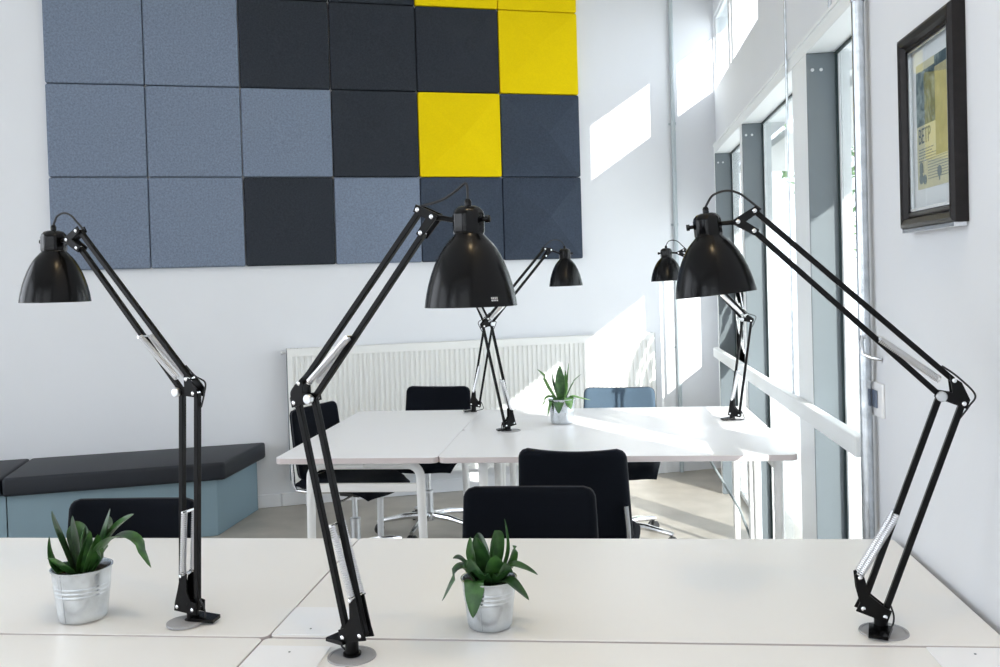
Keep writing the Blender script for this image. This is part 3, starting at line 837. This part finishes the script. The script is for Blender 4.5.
# ------------------------------------------------------------------ potted plants
def leaf(bm, pts, width, fold=.35, thick=.0022, roll=0., tipsharp=1.0, w0=.45):
    """pts: spine; leaf faces 'side' computed; width profile lanceolate"""
    pts = [V(p) for p in pts]
    def cr(c, n=5):
        out = []
        for i in range(len(c) - 1):
            p0, p1, p2, p3 = c[max(i - 1, 0)], c[i], c[i + 1], c[min(i + 2, len(c) - 1)]
            for j in range(n):
                s = j / n; out.append(.5 * ((2 * p1) + (p2 - p0) * s + (2 * p0 - 5 * p1 + 4 * p2 - p3) * s * s + (3 * p1 - p0 - 3 * p2 + p3) * s ** 3))
        return out + [c[-1]]
    sp = cr(pts); n = len(sp); rows = []
    out = V((pts[-1].x - pts[0].x, pts[-1].y - pts[0].y, 0))
    if out.length < 1e-4: out = V((0, -1, 0))
    side0 = V((-out.y, out.x, 0)).normalized()
    for i, p in enumerate(sp):
        d = (sp[min(i + 1, n - 1)] - sp[max(i - 1, 0)]).normalized()
        s = side0 - d * side0.dot(d); s.normalize(); s = Matrix.Rotation(roll, 3, d) @ s
        nrm = s.cross(d).normalized()
        if nrm.z < 0 and abs(d.z) < .8: nrm = -nrm
        f = i / (n - 1)
        w = width * (w0 + (1 - w0) * math.sin(min(1, f / .45) * PI / 2)) * (1 - max(0, (f - .45) / .55) ** (1.8 * tipsharp)) + .0006
        row = []
        for q in (-1, -.5, 0, .5, 1):
            row.append(p + s * q * w + nrm * (abs(q) * w * fold))
        th = thick * (1 - f * .7)
        rows.append(([bm.verts.new(v) for v in row], [bm.verts.new(v - nrm * th * (1 - .6 * abs(q))) for v, q in zip(row, (-1, -.5, 0, .5, 1))]))
    for (a, a2), (b, b2) in zip(rows, rows[1:]):
        for k in range(4):
            bm.faces.new((a[k], a[k + 1], b[k + 1], b[k])); bm.faces.new((a2[k + 1], a2[k], b2[k], b2[k + 1]))
        bm.faces.new((a[0], b[0], b2[0], a2[0])); bm.faces.new((b[4], a[4], a2[4], b2[4]))
    for (a, a2), rev in ((rows[0], 0), (rows[-1], 1)):
        for k in range(4): bm.faces.new((a[k], a2[k], a2[k + 1], a[k + 1]) if not rev else (a[k + 1], a2[k + 1], a2[k], a[k]))

def pot(t, rt=.056, rb=.0445, hgt=.098):
    bm = bmesh.new()
    def rr(h): return rb + (rt - rb) * h / hgt
    prof = [(0, .0), (rb - .004, 0), (rb - .0015, .001), (rb, .004)]
    for h in (.010, .012, .014): pass
    z = .008
    ribs = (.056, .0645, .073)
    while z < hgt - .006:
        r = rr(z)
        for q in ribs:
            if abs(z - q) < .003: r += .0007 * math.cos((z - q) / .003 * PI / 2)
        prof.append((r, z)); z += .0012
    prof += [(rt, hgt - .005), (rt + .0022, hgt - .003), (rt + .0022, hgt - .0005), (rt + .0005, hgt), (rt - .0015, hgt - .001), (rt - .002, hgt - .004), (rr(hgt - .016) - .002, hgt - .016)]
    lathe(bm, prof, 48)
    # vertical lock seam
    pts = [(-(rr(z_) + .0003) * .25, -(rr(z_) + .0003) * .968, z_) for z_ in (.004, .03, .06, hgt - .006)]
    tube(bm, pts, .0012, 6)
    obj('pot', bm, M['galv'], t, True, angle=50)
    bm = bmesh.new(); n = 28
    c = bm.verts.new((0, 0, hgt - .008)); prev = None; R0 = rr(hgt - .014) - .0025
    rings = []
    for j, f in enumerate((.35, .7, 1)):
        rings.append([bm.verts.new((R0 * f * math.cos(2 * PI * k / n), R0 * f * math.sin(2 * PI * k / n), hgt - .010 - .004 * f + random.uniform(-.0015, .0015) * (f < 1))) for k in range(n)])
    for k in range(n): bm.faces.new((c, rings[0][k], rings[0][(k + 1) % n]))
    for a, b in zip(rings, rings[1:]):
        for k in range(n): bm.faces.new((a[k], b[k], b[(k + 1) % n], a[(k + 1) % n]))
    obj('soil', bm, M['soil'], t, True)

def plant(label, x, y, leaves, ms, rt=.056, hgt=.098, sc=1., wsc=1., lean=0.):
    t = thing('potted_plant', label, 'plant', (x, y, TZ + .0005), 0, 'plants in galvanised pots')
    pot(t, rt, rt * .8, hgt)
    for i, (pts, w, kw) in enumerate(leaves):
        bm = bmesh.new(); leaf(bm, [(p[0] * sc + lean * p[2], p[1] * sc, p[2] * sc + hgt - .012) for p in pts], w * wsc, **kw)
        obj('leaf', bm, ms[i % len(ms)], t, True, angle=50)
    return t
# coordinates: x right, y away from the camera, z above the soil
mid = [([(-.012, -.004, 0), (-.038, -.010, .028), (-.060, -.018, .024), (-.084, -.026, -.026)], .0145, {}),
       ([(-.016, -.018, 0), (-.020, -.044, .016), (-.021, -.060, -.010), (-.022, -.066, -.042)], .0155, dict(fold=.2)),
       ([(-.014, -.012, 0), (-.030, -.024, .030), (-.046, -.032, .052), (-.060, -.036, .056)], .0170, {}),
       ([(-.014, .004, 0), (-.026, -.004, .040), (-.028, -.010, .066), (-.030, -.012, .088)], .0120, {}),
       ([(-.004, -.018, 0), (-.012, -.040, .024), (-.018, -.052, .042), (-.024, -.056, .060)], .0185, dict(fold=.25)),
       ([(.002, .008, 0), (.008, .010, .045), (.011, .008, .078), (.013, .002, .096)], .0195, dict(tipsharp=1.6)),
       ([(-.002, -.008, 0), (-.004, -.014, .040), (-.010, -.018, .070), (-.018, -.020, .090)], .0150, dict(roll=.5)),
       ([(.008, -.014, 0), (.014, -.030, .030), (.016, -.036, .050), (.018, -.038, .062)], .0150, dict(fold=.2)),
       ([(.014, -.014, 0), (.028, -.032, .020), (.034, -.044, .036), (.036, -.048, .052)], .0150, {}),
       ([(.016, -.004, 0), (.040, -.008, .032), (.066, -.012, .030), (.092, -.016, .020)], .0130, {}),
       ([(.012, -.020, 0), (.036, -.034, .014), (.056, -.044, .004), (.078, -.052, -.014)], .0130, {}),
       ([(.014, .012, 0), (.030, .018, .040), (.034, .022, .070), (.030, .024, .112)], .0050, dict(w0=.8)),
       ([(-.004, .018, 0), (-.010, .030, .040), (-.020, .036, .070), (-.024, .036, .082)], .0150, {}),
       ([(.016, .016, 0), (.036, .028, .030), (.044, .032, .050), (.050, .034, .058)], .0130, {})]
plant('small broad-leaved green plant in a galvanised pot on the front desk, in the middle', -.240, 1.822, mid, [M['leaf'], M['leafmid']], .0545, .098, 1.08, 1.25)
left = [([(-.012, 0, 0), (-.032, -.002, .050), (-.050, -.004, .085), (-.064, -.004, .108)], .0155, dict(roll=.4)),
        ([(-.014, -.016, 0), (-.028, -.030, .022), (-.038, -.036, .046), (-.044, -.038, .072)], .0165, dict(roll=-.3)),
        ([(-.006, -.020, 0), (-.018, -.042, .020), (-.022, -.052, .030), (-.030, -.056, .040)], .0210, dict(fold=.2)),
        ([(-.004, .006, 0), (-.014, .006, .050), (-.022, .004, .080), (-.028, .002, .098)], .0140, {}),
        ([(0, -.010, 0), (.002, -.014, .040), (.004, -.018, .065), (.008, -.018, .084)], .0120, dict(roll=.6)),
        ([(.006, -.018, 0), (.014, -.028, .030), (.022, -.034, .056), (.028, -.036, .082)], .0100, dict(fold=.5)),
        ([(.008, .004, 0), (.022, .006, .050), (.030, .006, .080), (.040, .004, .110)], .0150, dict(roll=.5)),
        ([(.014, -.006, 0), (.036, -.008, .040), (.062, -.010, .078), (.092, -.010, .104)], .0175, dict(roll=.35)),
        ([(.018, -.008, 0), (.034, -.014, .034), (.066, -.022, .066), (.108, -.028, .064), (.144, -.034, .018)], .0155, dict(fold=.25)),
        ([(.012, .016, 0), (.022, .022, .050), (.026, .024, .078), (.026, .024, .092)], .0160, {}),
        ([(-.010, .018, 0), (-.024, .028, .046), (-.034, .032, .070), (-.040, .034, .080)], .0150, {}),
        ([(.016, -.016, 0), (.030, -.026, .030), (.036, -.030, .052), (.040, -.030, .074)], .0130, {})]
plant('green plant with one long leaf arching right, in a galvanised pot on the left desk', -1.112, 1.840, left, [M['leaf'], M['leafmid'], M['leafmid']], .0600, .110, 1.20, 1.55, .16)
far = [([(-.014, -.004, 0), (-.044, -.008, .055), (-.070, -.010, .105), (-.105, -.012, .145)], .0180, dict(roll=.3)),
       ([(-.004, -.004, 0), (-.006, -.006, .060), (-.006, -.008, .110), (-.004, -.008, .160)], .0170, dict(roll=.2)),
       ([(.006, 0, 0), (.012, 0, .055), (.016, 0, .100), (.020, 0, .138)], .0170, dict(roll=.3)),
       ([(.010, .006, 0), (.022, .010, .070), (.028, .012, .120), (.036, .012, .168)], .0080, {}),
       ([(.014, -.004, 0), (.034, -.008, .050), (.058, -.012, .090), (.092, -.012, .120)], .0085, {}),
       ([(-.010, -.014, 0), (-.040, -.024, .020), (-.066, -.030, .016), (-.090, -.032, -.020)], .0150, {}),
       ([(-.012, -.018, 0), (-.044, -.036, .006), (-.056, -.044, -.020), (-.062, -.046, -.060)], .0110, {}),
       ([(-.004, -.020, 0), (-.010, -.048, .016), (-.012, -.062, -.010), (-.012, -.066, -.048)], .0200, dict(fold=.2)),
       ([(.012, -.016, 0), (.030, -.040, .018), (.038, -.054, 0), (.042, -.060, -.030)], .0180, dict(fold=.2)),
       ([(.016, -.006, 0), (.046, -.014, .020), (.084, -.018, .012), (.130, -.020, .004)], .0110, {}),
       ([(-.012, .010, 0), (-.026, .014, .060), (-.034, .014, .100), (-.036, .014, .124)], .0120, {}),
       ([(.004, .016, 0), (.010, .024, .050), (.010, .026, .090), (.006, .026, .116)], .0140, {})]
plant('light green spiky plant in a galvanised pot on the far table', -.205, 4.40, far, [M['leaflight'], M['leafmid'], M['leaflight']], .064, .118, 1.06, 1.35)

# ------------------------------------------------------------------ framed print on the right wall
fr = thing('picture_frame', 'black framed newspaper print with white mount hanging high on the right wall', 'picture', (.7395, 2.125, 1.734), 0)
hw, hh, fw, dp = .165, .223, .036, .034
def fb(bm, y0, y1, z0, z1, x0, x1, bev=.004): box(bm, x0, x1, y0, y1, z0, z1, bev)
bm = bmesh.new()
def mitre(bm, hw, hh, w, x_out, x_in, x_back):
    # moulding with a stepped profile swept round the rectangle; profile = (inset, x)
    prof = [(0, x_back), (0, x_out + .008), (.004, x_out + .002), (.010, x_out), (w * .6, x_out + .004), (w * .75, x_in + .004), (w, x_in), (w, x_back)]
    rings = []
    for sy, sz in ((-1, -1), (1, -1), (1, 1), (-1, 1)):
        rings.append([bm.verts.new((x, sy * (hw - i), sz * (hh - i))) for i, x in prof])
    n = len(prof)
    for a in range(4):
        A_, B_ = rings[a], rings[(a + 1) % 4]
        for k in range(n): bm.faces.new((A_[k], A_[(k + 1) % n], B_[(k + 1) % n], B_[k]))
mitre(bm, hw, hh, fw, -dp, -dp + .010, 0); obj('moulding', bm, M['frame'], fr)
bm = bmesh.new(); mitre(bm, hw - fw + .001, hh - fw + .001, .006, -dp + .012, -dp + .016, -.004); obj('inner_lip', bm, M['silver'], fr)
bm = bmesh.new(); box(bm, -dp + .006, -.002, -hw + .004, hw - .004, -hh - .0085, -hh - .0003); obj('bottom_edge', bm, M['silver'], fr)
bm = bmesh.new(); box(bm, -.010, -.003, -hw + fw - .002, hw - fw + .002, -hh + fw - .002, hh - fw + .002); obj('mount', bm, M['mat'], fr)
# print: y runs away from the camera, so reading left = +y
def R2(y, z): return (y, z)
pr = None
bm = bmesh.new(); box(bm, -.0112, -.0101, -.098, .098, -.136, .146); pr = obj('print', bm, M['print'], fr)
bm = bmesh.new(); box(bm, -.0120, -.0113, -.022, .096, .006, .128); obj('print_photo', bm, M['photo'], pr)
bm = bmesh.new(); box(bm, -.0120, -.0113, -.096, -.0225, -.070, .120); obj('tile_reflection_block', bm, M['ochre'], pr)  # yellow tile's reflection in the glass, painted as an ochre block
bm = bmesh.new(); box(bm, -.0121, -.0113, -.094, -.022, .121, .145); obj('print_masthead', bm, M['photo'], pr)
cu = bpy.data.curves.new('print_heading', 'FONT'); cu.body = 'BETP'; cu.size = .050; cu.extrude = .0003; cu.align_x = 'LEFT'
ho = bpy.data.objects.new('print_heading', cu); COL.objects.link(ho); ho.parent = pr
ho.matrix_local = Matrix(((0, 0, -1, -.0117), (-.72, 0, 0, .088), (0, 1, 0, -.034), (0, 0, 0, 1)))
cu.materials.append(M['ink'])
bpy.context.view_layer.update()
hm = bpy.data.meshes.new_from_object(ho.evaluated_get(bpy.context.evaluated_depsgraph_get())); mw = ho.matrix_local.copy()
bpy.data.objects.remove(ho); ho = bpy.data.objects.new('print_heading', hm); COL.objects.link(ho); ho.parent = pr; ho.matrix_local = mw
bm = bmesh.new(); rnd = random.Random(5)
for k in range(5):
    z = -.046 - k * .0065; y = .086
    while y > -.0:
        w = rnd.uniform(.006, .018); box(bm, -.0118, -.0113, y - w, y, z - .0026, z); y -= w + .004
for k in range(10):
    z = -.060 - k * .0062; y = .030
    while y > -.088:
        w = rnd.uniform(.005, .016); box(bm, -.0118, -.0113, max(y - w, -.09), y, z - .0016, z); y -= w + .003
obj('print_text_lines', bm, M['ink2'], pr)
bm = bmesh.new()
def disc(bm, y, z, r, n=18): 
    lathe(bm, [(r, 0), (r, .0007), (0, .0007)], n, (-.0113, y, z), (-1, 0, 0))
disc(bm, .072, -.086, .011); box(bm, -.0119, -.0113, .060, .084, -.100, -.084); disc(bm, .073, -.112, .013); disc(bm, .05, -.116, .011); disc(bm, -.04, -.106, .012); box(bm, -.0119, -.0113, -.043, -.037, -.126, -.112)
obj('print_vignettes', bm, M['ink2'], pr)
bm = bmesh.new(); box(bm, -.0165, -.0150, -hw + fw - .001, hw - fw + .001, -hh + fw - .001, hh - fw + .001); obj('pane', bm, M['picglass'], fr)

# ------------------------------------------------------------------ pipes, switch
def pipe_thing(name, label, x, y, z0, z1, r, clamps, m):
    t = thing(name, label, 'pipe', (x, y, 0))
    bm = bmesh.new(); tube(bm, [(0, 0, z0), (0, 0, z1)], r, 16); obj('tube', bm, m, t, True)
    for z in clamps:
        bm = bmesh.new(); lathe(bm, [(r + .001, -.010), (r + .003, -.009), (r + .003, .009), (r + .001, .010)], 16, (0, 0, z)); box(bm, .0, .74 - x - .001 if x > .6 else r + .006, -.008 - r * .6, .008 - r * .6, z - .007, z + .007)
        obj('clamp', bm, m, t, True)
    return t
pipe_thing('conduit', 'thick galvanised conduit running up the right wall beside the nearest window', .7125, 2.63, .0, CEIL, .0165, (2.16,), M['galv'])
pipe_thing('conduit', 'thin grey conduit crossing the window header, left of the thick conduit', .730, 3.69, .945, CEIL, .005, (2.6,), M['galv'])
bm = bmesh.new(); tube(bm, [(.832, 3.42, CEIL), (.832, 3.42, 2.262)], .007, 10)
tag(obj('drop_cable', bm, M['galv'], None, True), 'short grey cable coming down to the header above the nearest window', 'cable')
t = thing('conduit', 'slim white conduit going up the back wall by the far right corner', 'pipe')
wallplace(t, 2.80, 0, .0)
bm = bmesh.new(); tube(bm, [(0, -.020, .0), (0, -.020, CEIL)], .016, 14); obj('tube', bm, M['pipegrey'], t, True)
for z in (.9, 1.78, 2.5):
    bm = bmesh.new(); lathe(bm, [(.017, -.010), (.020, -.009), (.020, .009), (.017, .010)], 14, (0, -.021, z)); box(bm, -.028, .028, -.006, -.001, z - .007, z + .007); obj('clamp', bm, M['pipegrey'], t, True)
bm = bmesh.new()
tube(bm, [(.71, 2.612, 1.235), (.698, 2.604, 1.238), (.695, 2.60, 1.222), (.698, 2.594, 1.19), (.715, 2.575, 1.182), (.738, 2.56, 1.178)], .0048, 8)
tag(obj('wall_hook', bm, M['chrome'], None, True), 'small steel hook bent round the thick conduit on the right wall', 'hook')
sw = thing('wall_switch', 'white wall switch plate with a dark rocker on the right wall beside the conduit', 'switch', (.7398, 2.590, 1.067))
bm = bmesh.new(); box(bm, -.010, 0, -.044, .044, -.047, .047, .004); obj('plate', bm, M['plate'], sw)
bm = bmesh.new(); box(bm, -.014, -.0102, -.012, .030, -.022, .026, .002); obj('rocker', bm, M['switchblue'], sw)

# ------------------------------------------------------------------ light
w = bpy.data.worlds.new('sky'); SC.world = w; w.use_nodes = True
bg = w.node_tree.nodes['Background']; bg.inputs['Color'].default_value = (.87, .925, 1.0, 1); bg.inputs['Strength'].default_value = 2.3
sun = bpy.data.lights.new('sun', 'SUN'); sun.energy = 4.8; sun.angle = math.radians(.5); sun.color = (1, .96, .90)
so = bpy.data.objects.new('sun', sun); COL.objects.link(so)
sd_ = V((-1, 1.4, -.72)).normalized(); so.rotation_euler = sd_.to_track_quat('-Z', 'Y').to_euler(); so.location = (8, -8, 8)
cl = bpy.data.lights.new('ceiling_spot', 'POINT'); cl.energy = 20; cl.shadow_soft_size = .07; cl.color = (1, .74, .42)
co = bpy.data.objects.new('ceiling_spot', cl); COL.objects.link(co); co.location = (.1, .7, 4.05)
def portal(c, rot, sx, sy):
    l = bpy.data.lights.new('portal', 'AREA'); l.shape = 'RECTANGLE'; l.size = sx; l.size_y = sy; l.cycles.is_portal = True
    o = bpy.data.objects.new('portal', l); COL.objects.link(o); o.location = c; o.rotation_euler = rot
for a, b in bays: portal((1.0, (a + b) / 2, 1.1), (0, math.radians(90), 0), 2.2, b - a)
portal((1.1, 5.51, 3.01), (0, math.radians(90), 0), .52, 1.0); portal((1.1, 6.48, 3.01), (0, math.radians(90), 0), .52, .75)
for x in (-3.4, -.9): portal((x, FY - .2, 1.9), (math.radians(90), 0, 0), 2.0, 3.2)
for y in (-.6, 2.4): portal((LX - .2, y, 2.0), (0, math.radians(-90), 0), 3.2, 2.4)

# ------------------------------------------------------------------ camera
F_, YAW, ROLL, PITCH = 925., math.radians(6.3), .029, .019
cam = bpy.data.cameras.new('camera'); co = bpy.data.objects.new('camera', cam); COL.objects.link(co)
d = V((-math.sin(YAW) * math.cos(PITCH), math.cos(YAW) * math.cos(PITCH), -math.sin(PITCH)))
r0 = V((math.cos(YAW), math.sin(YAW), 0)); u0_ = r0.cross(d)
r = r0 * math.cos(-ROLL) + u0_ * math.sin(-ROLL); u_ = -r0 * math.sin(-ROLL) + u0_ * math.cos(-ROLL)
co.matrix_world = Matrix(((r.x, u_.x, -d.x, 0), (r.y, u_.y, -d.y, 0), (r.z, u_.z, -d.z, 1.42), (0, 0, 0, 1)))
cam.sensor_width = 36; cam.lens = F_ * 36 / 1000
PY = 280 + F_ * math.tan(PITCH)
cam.shift_y = -(333.5 - PY) / 1000; cam.shift_x = 0
cam.clip_start = .02
SC.camera = co

vs = SC.view_settings; vs.view_transform = 'Standard'; vs.look = 'None'; vs.gamma = 1; vs.use_curve_mapping = False
vs.exposure = 0.85
cy_ = SC.cycles
cy_.use_denoising = True; cy_.max_bounces = 10; cy_.diffuse_bounces = 6; cy_.glossy_bounces = 4; cy_.transparent_max_bounces = 12
cy_.sample_clamp_indirect = 8; cy_.caustics_reflective = False; cy_.caustics_refractive = False; cy_.blur_glossy = .5
